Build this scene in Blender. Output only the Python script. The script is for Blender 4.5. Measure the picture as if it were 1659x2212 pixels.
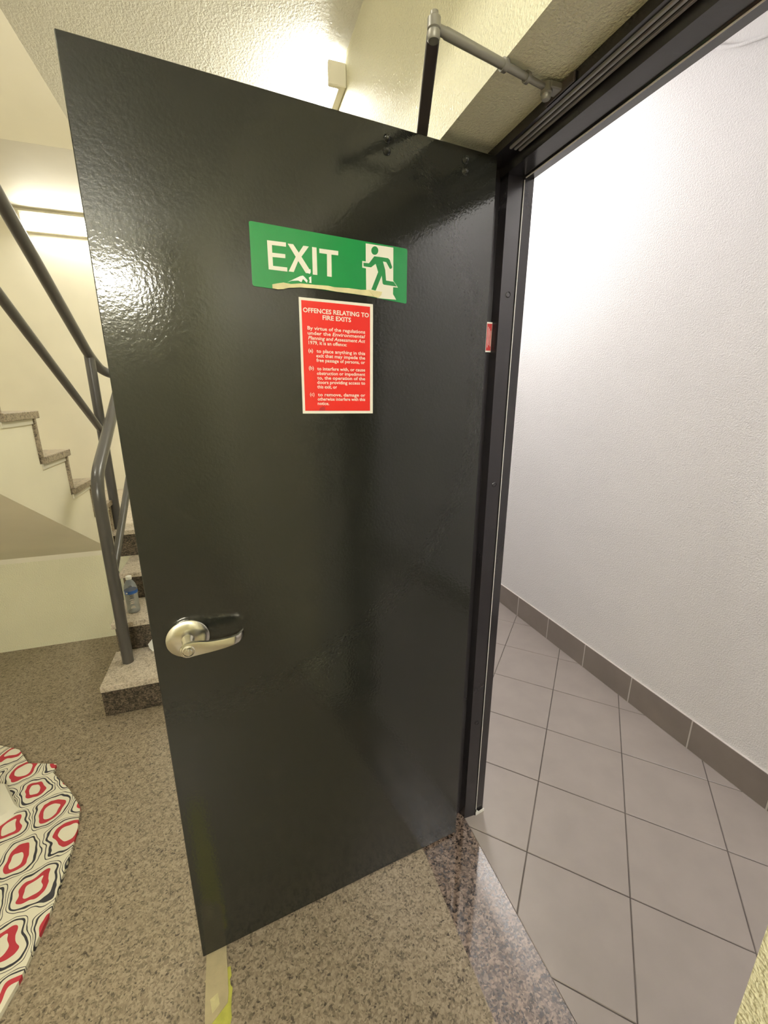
import bpy, bmesh, math, random
from mathutils import Vector, Matrix

for o in list(bpy.data.objects):
    bpy.data.objects.remove(o, do_unlink=True)
scene = bpy.context.scene
COL = scene.collection
random.seed(7)

# ------------------------------------------------------------------ camera, world, exposure
W, H, F = 1659.0, 2212.0, 915.4152
YAW, PITCH, ROLL = math.radians(18.7977), math.radians(15.3795), math.radians(0.1622)
CAM = Vector((-0.6203, -1.0148, 1.5153))
fw = Vector((math.sin(YAW) * math.cos(PITCH), math.cos(YAW) * math.cos(PITCH), -math.sin(PITCH)))
rt0 = Vector((math.cos(YAW), -math.sin(YAW), 0))
up0 = rt0.cross(fw)
rt = rt0 * math.cos(ROLL) + up0 * math.sin(ROLL)
up = up0 * math.cos(ROLL) - rt0 * math.sin(ROLL)
cd = bpy.data.cameras.new('camera')
cd.sensor_fit = 'VERTICAL'
cd.sensor_height = 36.0
cd.lens = F / H * 36.0
cd.clip_start = 0.01
cam = bpy.data.objects.new('camera', cd)
COL.objects.link(cam)
M = Matrix((rt, up, -fw)).transposed().to_4x4()
M.translation = CAM
cam.matrix_world = M
scene.camera = cam

world = bpy.data.worlds.new('world')
scene.world = world
world.use_nodes = True
world.node_tree.nodes['Background'].inputs[0].default_value = (0.9, 0.95, 1.0, 1)
world.node_tree.nodes['Background'].inputs[1].default_value = 0.0

vs = scene.view_settings
vs.view_transform = 'Standard'
vs.look = 'None'
vs.gamma = 1.0
vs.use_curve_mapping = False
vs.exposure = 0.0
scene.cycles.use_denoising = True
scene.cycles.use_light_tree = False
scene.cycles.max_bounces = 8
scene.cycles.diffuse_bounces = 5
scene.cycles.glossy_bounces = 3
scene.cycles.use_adaptive_sampling = True
scene.cycles.adaptive_threshold = 0.06
scene.cycles.sample_clamp_indirect = 6.0

STAIR_LAMP = (1.0, 0.965, 0.85)
CORR_LAMP = (1.0, 0.965, 0.94)
E_NEAR, E_FAR, E_BACK, E_LEFT_FILL, E_CORR = 60.0, 22.0, 172.0, 125.0, 112.0     # lamp radiances, used by the lamp builders below

def px_plane(u, v, n, d):
    """photo pixel -> point on plane p.n = d"""
    r = fw + rt * ((u - W / 2) / F) - up * ((v - H / 2) / F)
    return CAM + r * ((d - CAM.dot(n)) / r.dot(n))

# ------------------------------------------------------------------ materials
def new_mat(name):
    m = bpy.data.materials.new(name)
    m.use_nodes = True
    nt = m.node_tree
    b = nt.nodes['Principled BSDF']
    return m, nt, b

def N(nt, typ, **kw):
    n = nt.nodes.new(typ)
    for k, v in kw.items():
        if k in n.inputs:
            n.inputs[k].default_value = v
        else:
            setattr(n, k, v)
    return n

def coords(nt, scale=None):
    tc = nt.nodes.new('ShaderNodeTexCoord')
    g = nt.nodes.new('ShaderNodeNewGeometry')
    if scale is None:
        return g.outputs['Position']
    mp = nt.nodes.new('ShaderNodeMapping')
    mp.inputs['Scale'].default_value = scale
    nt.links.new(g.outputs['Position'], mp.inputs['Vector'])
    return mp.outputs['Vector']

def ramp(nt, fac, stops, interp='LINEAR'):
    r = nt.nodes.new('ShaderNodeValToRGB')
    r.color_ramp.interpolation = interp
    el = r.color_ramp.elements
    while len(el) < len(stops):
        el.new(0.5)
    for e, (p, c) in zip(el, stops):
        e.position = p
        e.color = (c[0], c[1], c[2], 1)
    nt.links.new(fac, r.inputs['Fac'])
    return r.outputs['Color']

def simple(name, col, rough=0.5, metal=0.0, spec=0.5, bump=None, var=0.0, coat=0.0, vscale=6.0, bdist=0.001):
    m, nt, b = new_mat(name)
    b.inputs['Base Color'].default_value = (*col, 1)
    b.inputs['Roughness'].default_value = rough
    b.inputs['Metallic'].default_value = metal
    b.inputs['Specular IOR Level'].default_value = spec
    b.inputs['Coat Weight'].default_value = coat
    b.inputs['Coat Roughness'].default_value = 0.05
    p = coords(nt)
    if var > 0:
        n = N(nt, 'ShaderNodeTexNoise', Scale=vscale, Detail=4.0)
        nt.links.new(p, n.inputs['Vector'])
        lo = tuple(c * (1 - var) for c in col)
        hi = tuple(min(1, c * (1 + var)) for c in col)
        nt.links.new(ramp(nt, n.outputs['Fac'], [(0.35, lo), (0.65, hi)]), b.inputs['Base Color'])
    if bump:
        sc, st = bump
        n = N(nt, 'ShaderNodeTexNoise', Scale=sc, Detail=2.0, Roughness=0.5)
        nt.links.new(p, n.inputs['Vector'])
        bp = N(nt, 'ShaderNodeBump', Strength=st, Distance=bdist)
        nt.links.new(n.outputs['Fac'], bp.inputs['Height'])
        nt.links.new(bp.outputs['Normal'], b.inputs['Normal'])
        if coat:
            nt.links.new(bp.outputs['Normal'], b.inputs['Coat Normal'])
    return m

def stipple_paint(name, col, rough, scale, strength, dist=0.002, stretch=None, var=0.05):
    """roller-stippled wall paint"""
    m, nt, b = new_mat(name)
    p = coords(nt, stretch)
    n1 = N(nt, 'ShaderNodeTexNoise', Scale=2.2, Detail=3.0)
    nt.links.new(p, n1.inputs['Vector'])
    lo = tuple(c * (1 - var) for c in col)
    hi = tuple(min(1, c * (1 + var)) for c in col)
    nt.links.new(ramp(nt, n1.outputs['Fac'], [(0.3, lo), (0.7, hi)]), b.inputs['Base Color'])
    b.inputs['Roughness'].default_value = rough
    b.inputs['Specular IOR Level'].default_value = 0.4
    n2 = N(nt, 'ShaderNodeTexNoise', Scale=scale, Detail=2.0, Roughness=0.55)
    nt.links.new(p, n2.inputs['Vector'])
    bp = N(nt, 'ShaderNodeBump', Strength=strength, Distance=dist)
    nt.links.new(n2.outputs['Fac'], bp.inputs['Height'])
    nt.links.new(bp.outputs['Normal'], b.inputs['Normal'])
    return m

def granite(name, stops, rough, scale=150.0, coat_ior=None, spec=0.5):
    m, nt, b = new_mat(name)
    p = coords(nt)
    wn = N(nt, 'ShaderNodeTexNoise', Scale=scale * 0.35, Detail=2.0)
    nt.links.new(p, wn.inputs['Vector'])
    mixv = N(nt, 'ShaderNodeVectorMath', operation='SCALE')
    mixv.inputs['Scale'].default_value = 0.012
    nt.links.new(wn.outputs['Color'], mixv.inputs[0])
    add = N(nt, 'ShaderNodeVectorMath', operation='ADD')
    nt.links.new(p, add.inputs[0])
    nt.links.new(mixv.outputs[0], add.inputs[1])
    v = N(nt, 'ShaderNodeTexVoronoi', Scale=scale)
    nt.links.new(add.outputs[0], v.inputs['Vector'])
    n2 = N(nt, 'ShaderNodeTexNoise', Scale=scale * 0.22, Detail=5.0, Roughness=0.65)
    nt.links.new(p, n2.inputs['Vector'])
    sep = N(nt, 'ShaderNodeSeparateColor')
    nt.links.new(v.outputs['Color'], sep.inputs['Color'])
    mx = N(nt, 'ShaderNodeMix', data_type='FLOAT')
    mx.inputs[0].default_value = 0.62
    nt.links.new(sep.outputs[0], mx.inputs[2])
    nt.links.new(n2.outputs['Fac'], mx.inputs[3])
    nt.links.new(ramp(nt, mx.outputs[0], stops), b.inputs['Base Color'])
    b.inputs['Roughness'].default_value = rough
    b.inputs['Specular IOR Level'].default_value = spec
    if coat_ior:
        b.inputs['Coat Weight'].default_value = 1.0
        b.inputs['Coat IOR'].default_value = coat_ior
        b.inputs['Coat Roughness'].default_value = 0.06
    return m

def emit(name, col, strength):
    m = bpy.data.materials.new(name)
    m.use_nodes = True
    nt = m.node_tree
    nt.nodes.remove(nt.nodes['Principled BSDF'])
    e = nt.nodes.new('ShaderNodeEmission')
    e.inputs['Color'].default_value = (*col, 1)
    e.inputs['Strength'].default_value = strength
    nt.links.new(e.outputs[0], nt.nodes['Material Output'].inputs['Surface'])
    return m

MT = {}
MT['yellow_wall'] = stipple_paint('pale_yellow_wall_paint', (0.80, 0.78, 0.585), 0.38, 160, 1.0, 0.004)
MT['cream'] = stipple_paint('cream_plaster', (0.84, 0.80, 0.66), 0.6, 60, 0.08, 0.001)
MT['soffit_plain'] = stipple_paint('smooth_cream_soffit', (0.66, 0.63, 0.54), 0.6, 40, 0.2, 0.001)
MT['ceiling'] = stipple_paint('textured_ceiling_paint', (0.77, 0.76, 0.70), 0.5, 130, 0.8, 0.004, stretch=(1.0, 0.75, 1.0))
MT['white_wall'] = stipple_paint('white_corridor_paint', (0.84, 0.825, 0.815), 0.5, 190, 1.0, 0.0035, var=0.02)
MT['door_paint'] = simple('black_gloss_door_paint', (0.016, 0.0165, 0.0135), 0.10, bump=(150, 0.26), bdist=0.0010)
MT['frame_paint'] = simple('black_gloss_frame_paint', (0.020, 0.018, 0.020), 0.2, bump=(120, 0.08), bdist=0.001)
MT['granite_floor'] = granite('speckled_granite_floor', [(0.25, (0.055, 0.043, 0.032)), (0.37, (0.20, 0.162, 0.116)), (0.53, (0.305, 0.25, 0.182)), (0.72, (0.40, 0.33, 0.245))], 0.36, 210)
MT['granite_tread_lit'] = granite('speckled_granite_tread_lit', [(0.22, (0.22, 0.18, 0.14)), (0.40, (0.45, 0.39, 0.315)), (0.58, (0.60, 0.53, 0.44)), (0.75, (0.68, 0.61, 0.52))], 0.4, 200)  # granite lightened for the tops; the light they catch is in the colour
MT['granite_riser_shaded'] = granite('shade_dark_granite_riser', [(0.34, (0.012, 0.009, 0.006)), (0.48, (0.055, 0.042, 0.028)), (0.62, (0.115, 0.09, 0.064)), (0.8, (0.19, 0.15, 0.11))], 0.35, 170)  # granite darkened for upright faces; their shade is in the colour
MT['granite_sill'] = granite('polished_granite_threshold', [(0.34, (0.022, 0.014, 0.010)), (0.48, (0.13, 0.09, 0.064)), (0.62, (0.25, 0.18, 0.135)), (0.8, (0.38, 0.28, 0.22))], 0.3, 190, coat_ior=2.4)
MT['tile'] = simple('grey_brown_floor_tile', (0.315, 0.275, 0.248), 0.36, bump=(90, 0.12), var=0.04, vscale=9, bdist=0.001)
MT['skirt_tile_shaded'] = simple('shaded_grey_brown_skirting_tile', (0.235, 0.20, 0.175), 0.4, bump=(90, 0.1), var=0.05, vscale=9, bdist=0.001)  # floor tile colour darkened; the upright face's weaker light is painted in
MT['grout'] = simple('dark_tile_grout', (0.10, 0.085, 0.075), 0.9, var=0.35, vscale=5)
MT['grout_light'] = simple('pale_skirting_grout', (0.60, 0.56, 0.52), 0.9)
MT['steel_paint'] = simple('dark_grey_handrail_paint', (0.07, 0.066, 0.063), 0.28, bump=(80, 0.06))
MT['closer_metal'] = simple('dull_silver_closer_paint', (0.22, 0.21, 0.18), 0.42, metal=0.35, bump=(200, 0.1))
MT['closer_dark'] = simple('dark_brown_closer_arm', (0.075, 0.062, 0.058), 0.45, metal=0.2)
MT['satin'] = simple('satin_stainless', (0.70, 0.68, 0.60), 0.2, metal=1.0, bump=(400, 0.05), bdist=0.0003)
MT['green'] = simple('green_sign_face', (0.009, 0.21, 0.052), 0.25, var=0.06)
MT['sign_white'] = simple('sign_white_print', (0.78, 0.76, 0.66), 0.4)
MT['sign_green_ink'] = simple('sign_green_print', (0.009, 0.19, 0.048), 0.35)
MT['red'] = simple('red_notice_face', (0.68, 0.022, 0.014), 0.3)
MT['peel_glare'] = simple('white_peel_glare', (0.85, 0.86, 0.84), 0.25)
MT['tape_pale'] = simple('pale_yellow_masking_tape', (0.66, 0.61, 0.34), 0.7, bump=(300, 0.2), var=0.1, vscale=40)
MT['tape_beige'] = simple('beige_tape', (0.50, 0.43, 0.27), 0.65, bump=(200, 0.2), var=0.08, vscale=30)
MT['tape_yellow'] = simple('yellow_green_tape', (0.50, 0.50, 0.10), 0.5, var=0.15, vscale=40)
MT['white_metal'] = simple('cream_fixture_casing', (0.74, 0.70, 0.56), 0.45)
MT['white_plastic'] = simple('white_plastic', (0.85, 0.85, 0.83), 0.35)
MT['paper'] = simple('white_paper', (0.85, 0.85, 0.82), 0.8)
MT['blue'] = simple('blue_bottle_wrapper', (0.03, 0.12, 0.42), 0.35)
MT['label_red'] = simple('red_metal_tag', (0.42, 0.02, 0.02), 0.35)
MT['lamp_near'] = emit('near_batten_glow', STAIR_LAMP, E_NEAR)
MT['lamp_far'] = emit('far_batten_glow', STAIR_LAMP, E_FAR)
MT['lamp_back'] = emit('back_batten_glow', STAIR_LAMP, E_BACK)
MT['lamp_left_fill'] = emit('left_fill_glow', STAIR_LAMP, E_LEFT_FILL)
MT['lamp_corr'] = emit('corridor_lamp_glow', CORR_LAMP, E_CORR)

def clear_plastic():
    m, nt, b = new_mat('clear_bottle_plastic')
    b.inputs['Base Color'].default_value = (0.86, 0.88, 0.88, 1)
    b.inputs['Roughness'].default_value = 0.08
    tr = N(nt, 'ShaderNodeBsdfTransparent')
    fr_ = N(nt, 'ShaderNodeFresnel', IOR=2.1)
    mx = N(nt, 'ShaderNodeMixShader')
    nt.links.new(fr_.outputs[0], mx.inputs[0])
    nt.links.new(tr.outputs[0], mx.inputs[1])
    nt.links.new(b.outputs[0], mx.inputs[2])
    nt.links.new(mx.outputs[0], nt.nodes['Material Output'].inputs['Surface'])
    return m
MT['clear'] = clear_plastic()

def cloth_mat():
    """off-white fabric printed with red rounded rings and black wavy outlines"""
    m, nt, b = new_mat('printed_ring_fabric')
    p = coords(nt)
    rot = N(nt, 'ShaderNodeMapping')
    rot.inputs['Rotation'].default_value = (0, 0, math.radians(-14))
    rot.inputs['Scale'].default_value = (1.0, 0.82, 0.0)
    nt.links.new(p, rot.inputs['Vector'])
    wn = N(nt, 'ShaderNodeTexNoise', Scale=9.0, Detail=2.0)
    nt.links.new(p, wn.inputs['Vector'])
    sub = N(nt, 'ShaderNodeVectorMath', operation='SUBTRACT')
    nt.links.new(wn.outputs['Color'], sub.inputs[0])
    sub.inputs[1].default_value = (0.5, 0.5, 0.5)
    sc = N(nt, 'ShaderNodeVectorMath', operation='SCALE')
    sc.inputs['Scale'].default_value = 0.075
    nt.links.new(sub.outputs[0], sc.inputs[0])
    ad = N(nt, 'ShaderNodeVectorMath', operation='ADD')
    nt.links.new(rot.outputs[0], ad.inputs[0])
    nt.links.new(sc.outputs[0], ad.inputs[1])
    def mth(op, a, b_=None, c_=None):
        n = N(nt, 'ShaderNodeMath', operation=op)
        for k_, q in enumerate((a, b_, c_)):
            if q is None: continue
            if isinstance(q, (int, float)): n.inputs[k_].default_value = q
            else: nt.links.new(q, n.inputs[k_])
        return n.outputs[0]
    sx = N(nt, 'ShaderNodeSeparateXYZ')
    nt.links.new(ad.outputs[0], sx.inputs[0])
    vv_ = mth('MULTIPLY', sx.outputs[1], 8.4)
    row = mth('FLOOR', vv_)
    uu_ = mth('ADD', mth('MULTIPLY', sx.outputs[0], 8.4), mth('MULTIPLY', row, 0.5))
    fx = mth('ABSOLUTE', mth('SUBTRACT', mth('FRACT', uu_), 0.5))
    fy = mth('ABSOLUTE', mth('SUBTRACT', mth('FRACT', vv_), 0.5))
    dd = mth('POWER', mth('ADD', mth('POWER', fx, 3.4), mth('POWER', fy, 3.4)), 1 / 3.4)
    c = (0.80, 0.77, 0.64)
    k = (0.035, 0.035, 0.045)
    r = (0.46, 0.035, 0.055)
    col = ramp(nt, dd, [(0.0, c), (0.185, r), (0.295, c), (0.385, k), (0.425, c), (0.462, k), (0.478, c)], 'CONSTANT')
    nt.links.new(col, b.inputs['Base Color'])
    b.inputs['Roughness'].default_value = 0.75
    n3 = N(nt, 'ShaderNodeTexNoise', Scale=60.0, Detail=3.0)
    nt.links.new(p, n3.inputs['Vector'])
    bp = N(nt, 'ShaderNodeBump', Strength=0.15, Distance=0.003)
    nt.links.new(n3.outputs['Fac'], bp.inputs['Height'])
    nt.links.new(bp.outputs['Normal'], b.inputs['Normal'])
    return m
MT['cloth'] = cloth_mat()

# ------------------------------------------------------------------ mesh helpers
ORIG = {}

def obj(name, bm, mat, parent=None, label=None, cat=None, group=None, kind=None, smooth=False):
    if bm.verts:
        xs = [v.co.x for v in bm.verts]; ys = [v.co.y for v in bm.verts]; zs = [v.co.z for v in bm.verts]
        org = Vector(((min(xs) + max(xs)) / 2, (min(ys) + max(ys)) / 2, min(zs)))
    else:
        org = Vector((0, 0, 0))
    bmesh.ops.recalc_face_normals(bm, faces=bm.faces[:])
    for v in bm.verts:
        v.co -= org
    me = bpy.data.meshes.new(name)
    bm.to_mesh(me)
    bm.free()
    if smooth:
        for p in me.polygons:
            p.use_smooth = True
        try:
            me.set_sharp_from_angle(angle=math.radians(40))
        except Exception:
            pass
    me.materials.append(MT[mat])
    o = bpy.data.objects.new(name, me)
    COL.objects.link(o)
    po = ORIG[parent.name] if parent else Vector((0, 0, 0))
    o.parent = parent
    o.location = org - po
    ORIG[o.name] = org
    if label: o['label'] = label
    if cat: o['category'] = cat
    if group: o['group'] = group
    if kind: o['kind'] = kind
    return o

def thing(name, loc, label=None, cat=None, kind=None, group=None):
    o = bpy.data.objects.new(name, None)
    o.empty_display_size = 0.1
    COL.objects.link(o)
    o.location = loc
    ORIG[o.name] = Vector(loc)
    if label: o['label'] = label
    if cat: o['category'] = cat
    if kind: o['kind'] = kind
    if group: o['group'] = group
    return o

def box(bm, x0, x1, y0, y1, z0, z1):
    vs_ = [bm.verts.new(c) for c in ((x0, y0, z0), (x1, y0, z0), (x1, y1, z0), (x0, y1, z0), (x0, y0, z1), (x1, y0, z1), (x1, y1, z1), (x0, y1, z1))]
    for f in ((0, 3, 2, 1), (4, 5, 6, 7), (0, 1, 5, 4), (1, 2, 6, 5), (2, 3, 7, 6), (3, 0, 4, 7)):
        bm.faces.new([vs_[i] for i in f])
    return bm

def B(*a, bevel=0.0, seg=1):
    bm = bmesh.new()
    box(bm, *a)
    if bevel:
        bmesh.ops.bevel(bm, geom=bm.edges[:], offset=bevel, segments=seg, affect='EDGES')
    return bm

def prism(pts, vec):
    """closed 3-D polygon extruded along vec"""
    bm = bmesh.new()
    vec = Vector(vec)
    a = [bm.verts.new(p) for p in pts]
    b = [bm.verts.new(Vector(p) + vec) for p in pts]
    bm.faces.new(a)
    bm.faces.new(b[::-1])
    n = len(pts)
    for i in range(n):
        bm.faces.new((a[i], b[i], b[(i + 1) % n], a[(i + 1) % n]))
    return bm

def tube(pts, r, n=14, bm=None, cap=True, radii=None):
    bm = bm or bmesh.new()
    pts = [Vector(p) for p in pts]
    rings = []
    ref = None
    for i, p in enumerate(pts):
        if i == 0: t = (pts[1] - p).normalized()
        elif i == len(pts) - 1: t = (p - pts[-2]).normalized()
        else: t = ((p - pts[i - 1]).normalized() + (pts[i + 1] - p).normalized()).normalized()
        if ref is None:
            ref = Vector((0, 0, 1)) if abs(t.z) < 0.9 else Vector((1, 0, 0))
        u = (ref - t * ref.dot(t)).normalized()
        ref = u
        w = t.cross(u)
        rr = radii[i] if radii else r
        rings.append([bm.verts.new(p + (u * math.cos(a) + w * math.sin(a)) * rr) for a in [2 * math.pi * k / n for k in range(n)]])
    for a, b in zip(rings, rings[1:]):
        for k in range(n):
            bm.faces.new((a[k], a[(k + 1) % n], b[(k + 1) % n], b[k]))
    if cap:
        bm.faces.new(rings[0][::-1])
        bm.faces.new(rings[-1])
    return bm

def arc_path(pts, rad, seg=5):
    """polyline with rounded corners"""
    pts = [Vector(p) for p in pts]
    out = [pts[0]]
    for a, b, c in zip(pts, pts[1:], pts[2:]):
        d1 = (a - b); d2 = (c - b)
        r = min(rad, d1.length * 0.45, d2.length * 0.45)
        p1 = b + d1.normalized() * r
        p2 = b + d2.normalized() * r
        for k in range(seg + 1):
            t = k / seg
            out.append(p1 * (1 - t) ** 2 + b * 2 * t * (1 - t) + p2 * t ** 2)
    out.append(pts[-1])
    return out

def lathe(c, axis, prof, n=28, bm=None):
    """profile [(r, h)] revolved round axis from centre c"""
    bm = bm or bmesh.new()
    c = Vector(c); axis = Vector(axis).normalized()
    ref = Vector((0, 0, 1)) if abs(axis.z) < 0.9 else Vector((1, 0, 0))
    u = (ref - axis * ref.dot(axis)).normalized(); w = axis.cross(u)
    rings = []
    for r, h in prof:
        r = max(r, 1e-5)
        rings.append([bm.verts.new(c + axis * h + (u * math.cos(a) + w * math.sin(a)) * r) for a in [2 * math.pi * k / n for k in range(n)]])
    for a, b in zip(rings, rings[1:]):
        for k in range(n):
            bm.faces.new((a[k], a[(k + 1) % n], b[(k + 1) % n], b[k]))
    bm.faces.new(rings[0][::-1]); bm.faces.new(rings[-1])
    return bm

# ------------------------------------------------------------------ room shell
XW = -0.132          # stairwell face of the doorway wall
XL, YB, YF = -2.62, -3.4, 3.33
ZC = 2.72
OY0, OY1, OZ = -0.846, 0.078, 2.074     # reveal opening
FTOP = 5.2

def wall_with_opening(name, x0, x1, mat, top):
    bm = bmesh.new()
    y0, y1 = YB - 0.1, 4.1
    # one clean outline: profile in YZ with a door-shaped notch
    pts = [(x0, y0, -0.1), (x0, OY0, -0.1), (x0, OY0, OZ), (x0, OY1, OZ), (x0, OY1, -0.1), (x0, y1, -0.1), (x0, y1, top), (x0, y0, top)]
    bm.free()
    bm = prism(pts, (x1 - x0, 0, 0))
    return obj(name, bm, mat, kind='structure', label=None)

wall_with_opening('wall_right', XW, 0.02, 'yellow_wall', FTOP)
wall_with_opening('wall_corridor_side', 0.0201, 0.14, 'white_wall', 3.05)
obj('wall_far', B(XL - 0.1, XW, YF, YF + 0.1, -0.1, FTOP), 'cream', kind='structure')
obj('wall_left', B(XL - 0.1, XL, YB, YF, -0.1, FTOP), 'cream', kind='structure')
obj('wall_back', B(XL, XW, YB - 0.1, YB, -0.1, FTOP), 'yellow_wall', kind='structure')
obj('wall_under_landing', B(XL, -1.432, 1.87, 1.95, 0.0, 0.6545), 'yellow_wall', kind='structure')
obj('floor', B(XL, XW, YB, 1.87, -0.1, 0.0), 'granite_floor', kind='structure')
bm = B(XW, 0.059, OY0, OY1, -0.1, 0.0)
obj('trim_1', bm, 'granite_sill', kind='structure', label='polished granite threshold strip in the doorway')

# ceiling slab over the near landing, with its free edge along the stair opening
bm = prism([(-1.235, YB, ZC), (-1.235, 1.95, ZC), (-1.235, 2.28, 2.86), (-1.235, 2.28, 3.11), (-1.235, 1.95, 2.97), (-1.235, YB, 2.97)], (XW + 1.235, 0, 0))
obj('ceiling', bm, 'ceiling', kind='structure')
obj('ceiling_left', B(XL, -1.236, YB, -1.0, ZC, 2.97), 'ceiling', kind='structure')
obj('ceiling_half_landing', B(XL, XW, 2.281, YF, 2.86, 3.06), 'soffit_plain', kind='structure')
bm = prism([(XL, 2.28, 2.86), (XL, -0.9, 4.65), (XL, -0.9, 4.85), (XL, 2.28, 3.06)], (-1.2365 - XL, 0, 0))
obj('ceiling_upper_flight', bm, 'cream', kind='structure')
obj('ceiling_top', B(XL, XW, YB, YF, FTOP - 0.02, FTOP + 0.08), 'cream', kind='structure')

# ------------------------------------------------------------------ corridor
XC = 1.162
CZ = 2.95
CY0, CY1 = -3.4, 4.0
obj('wall_corridor', B(XC + 0.008, XC + 0.108, CY0, CY1, -0.1, CZ + 0.1), 'white_wall', kind='structure')
obj('wall_corridor_far', B(0.14, XC + 0.008, CY1, CY1 + 0.1, -0.1, CZ + 0.1), 'white_wall', kind='structure')
obj('wall_corridor_near', B(0.14, XC + 0.008, CY0 - 0.1, CY0, -0.1, CZ + 0.1), 'white_wall', kind='structure')
obj('ceiling_corridor', B(0.14, XC + 0.008, CY0, CY1, CZ, CZ + 0.1), 'white_wall', kind='structure')
bm = bmesh.new()
pf = [(0.0591, OY0, -0.1), (0.0591, OY1, -0.1), (0.1401, OY1, -0.1), (0.1401, CY1, -0.1), (XC + 0.008, CY1, -0.1), (XC + 0.008, CY0, -0.1), (0.1401, CY0, -0.1), (0.1401, OY0, -0.1)]
bm.free()
fl = obj('floor_corridor', prism(pf, (0, 0, 0.0975)), 'grout', kind='structure')

# diagonal floor tiles
TS, TA = 0.311, math.radians(45.0129)
T0 = Vector((0.4231, 0.5246))
tu = Vector((math.cos(TA), -math.sin(TA)))
tv = Vector((-math.sin(TA), -math.cos(TA)))

def clip(poly, axis, val, keep_gt):
    out = []
    for i in range(len(poly)):
        a, b = poly[i], poly[(i + 1) % len(poly)]
        ia = (a[axis] >= val) == keep_gt
        ib = (b[axis] >= val) == keep_gt
        if ia: out.append(a)
        if ia != ib:
            t = (val - a[axis]) / (b[axis] - a[axis])
            out.append(a + (b - a) * t)
    return out

def tile_bm(poly, z0=-0.012, z1=0.0, ch=0.0018):
    c = sum(poly, Vector((0, 0))) / len(poly)
    bm = bmesh.new()
    lo = [bm.verts.new((p.x, p.y, z0)) for p in poly]
    mid = [bm.verts.new((p.x, p.y, z1 - 0.0012)) for p in poly]
    top = []
    for p in poly:
        d = c - p
        top.append(bm.verts.new((*(p + d.normalized() * ch * 1.3), z1)))
    n = len(poly)
    bm.faces.new(lo[::-1]); bm.faces.new(top)
    for i in range(n):
        j = (i + 1) % n
        bm.faces.new((lo[i], lo[j], mid[j], mid[i]))
        bm.faces.new((mid[i], mid[j], top[j], top[i]))
    return bm

def area(poly):
    return abs(sum(poly[i].x * poly[(i + 1) % len(poly)].y - poly[(i + 1) % len(poly)].x * poly[i].y for i in range(len(poly)))) / 2

G = 0.0018
full = None
for i in range(-16, 17):
    for j in range(-16, 17):
        o0 = T0 + (tu * j + tv * i) * TS
        poly = [o0 + tu * G + tv * G, o0 + tu * (TS - G) + tv * G, o0 + tu * (TS - G) + tv * (TS - G), o0 + tu * G + tv * (TS - G)]
        ctr = o0 + (tu + tv) * (TS / 2)
        if ctr.y < -2.3 or ctr.y > 4.0: continue
        pc = list(poly)
        yin = OY0 + 0.002 < ctr.y < OY1 - 0.002
        for ax, val, gt in ((0, 0.0605, True), (0, XC - 0.001, False), (1, CY0 + 0.001, True), (1, CY1 - 0.001, False)):
            pc = clip(pc, ax, val, gt)
            if len(pc) < 3: break
        if len(pc) < 3 or area(pc) < 0.0012: continue
        # cut the corner that would run under the wall beside the door opening
        if min(p.x for p in pc) < 0.14:
            if min(p.y for p in pc) > OY1 - 0.005 or max(p.y for p in pc) < OY0 + 0.005:
                pc = clip(pc, 0, 0.141, True)
        if len(pc) < 3 or area(pc) < 0.0012: continue
        isfull = len(pc) == 4 and abs(area(pc) - area(poly)) < 1e-7
        if isfull and full is not None:
            o = full.copy()
            COL.objects.link(o)
            o.location = Vector((ctr.x, ctr.y, -0.012 + random.uniform(-0.0002, 0.0002))) - ORIG[fl.name]
            o.name = 'tile'
            continue
        o = obj('tile', tile_bm(pc), 'tile', fl)
        if isfull: full = o

# tiled skirting
sk = obj('baseboard_right', B(XC - 0.0018, XC + 0.0079, CY0, CY1, 0.0, 0.1465), 'grout_light', kind='structure')
skt = None
k = -11
while 0.014 + 0.311 * (k + 1) < CY1:
    y0 = 0.014 + 0.311 * k
    if skt is None:
        skt = obj('skirting_tile', B(XC - 0.003, XC + 0.004, y0 + 0.003, y0 + 0.308, 0.001, 0.1455, bevel=0.0012), 'skirt_tile_shaded', sk)
    else:
        o = skt.copy()
        COL.objects.link(o)
        o.name = 'skirting_tile'
        o.location = skt.location + Vector((0, 0.311 * (k + 11), 0))
    k += 1

# ------------------------------------------------------------------ door frame
fr = thing('trim_2', (0.07, -0.38, 0), label='glossy black steel door frame around the opening', kind='structure')
RB, ST, ST2 = 0.066, 0.040, 0.046          # rebate face, stop face, corridor-side face (far jamb, Y)

def jamb_pts(sign, base):
    """profile (x,y) of a jamb: rebate, stop, bead, corridor face"""
    if sign > 0:
        y = lambda t: t
        out = OY1 - 0.0005
    else:
        mid = (0.042 - 0.798) / 2
        y = lambda t: 2 * mid - t
        out = OY0 + 0.0005
    P = [(0.0, out), (0.0, y(RB)), (0.052, y(RB)), (0.058, y(ST)), (0.0995, y(ST)), (0.1015, y(ST - 0.003)), (0.1045, y(ST - 0.003)), (0.1065, y(ST2)), (0.1415, y(ST2 + 0.006)), (0.1415, out)]
    return [(a, b, base) for a, b in P]

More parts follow.
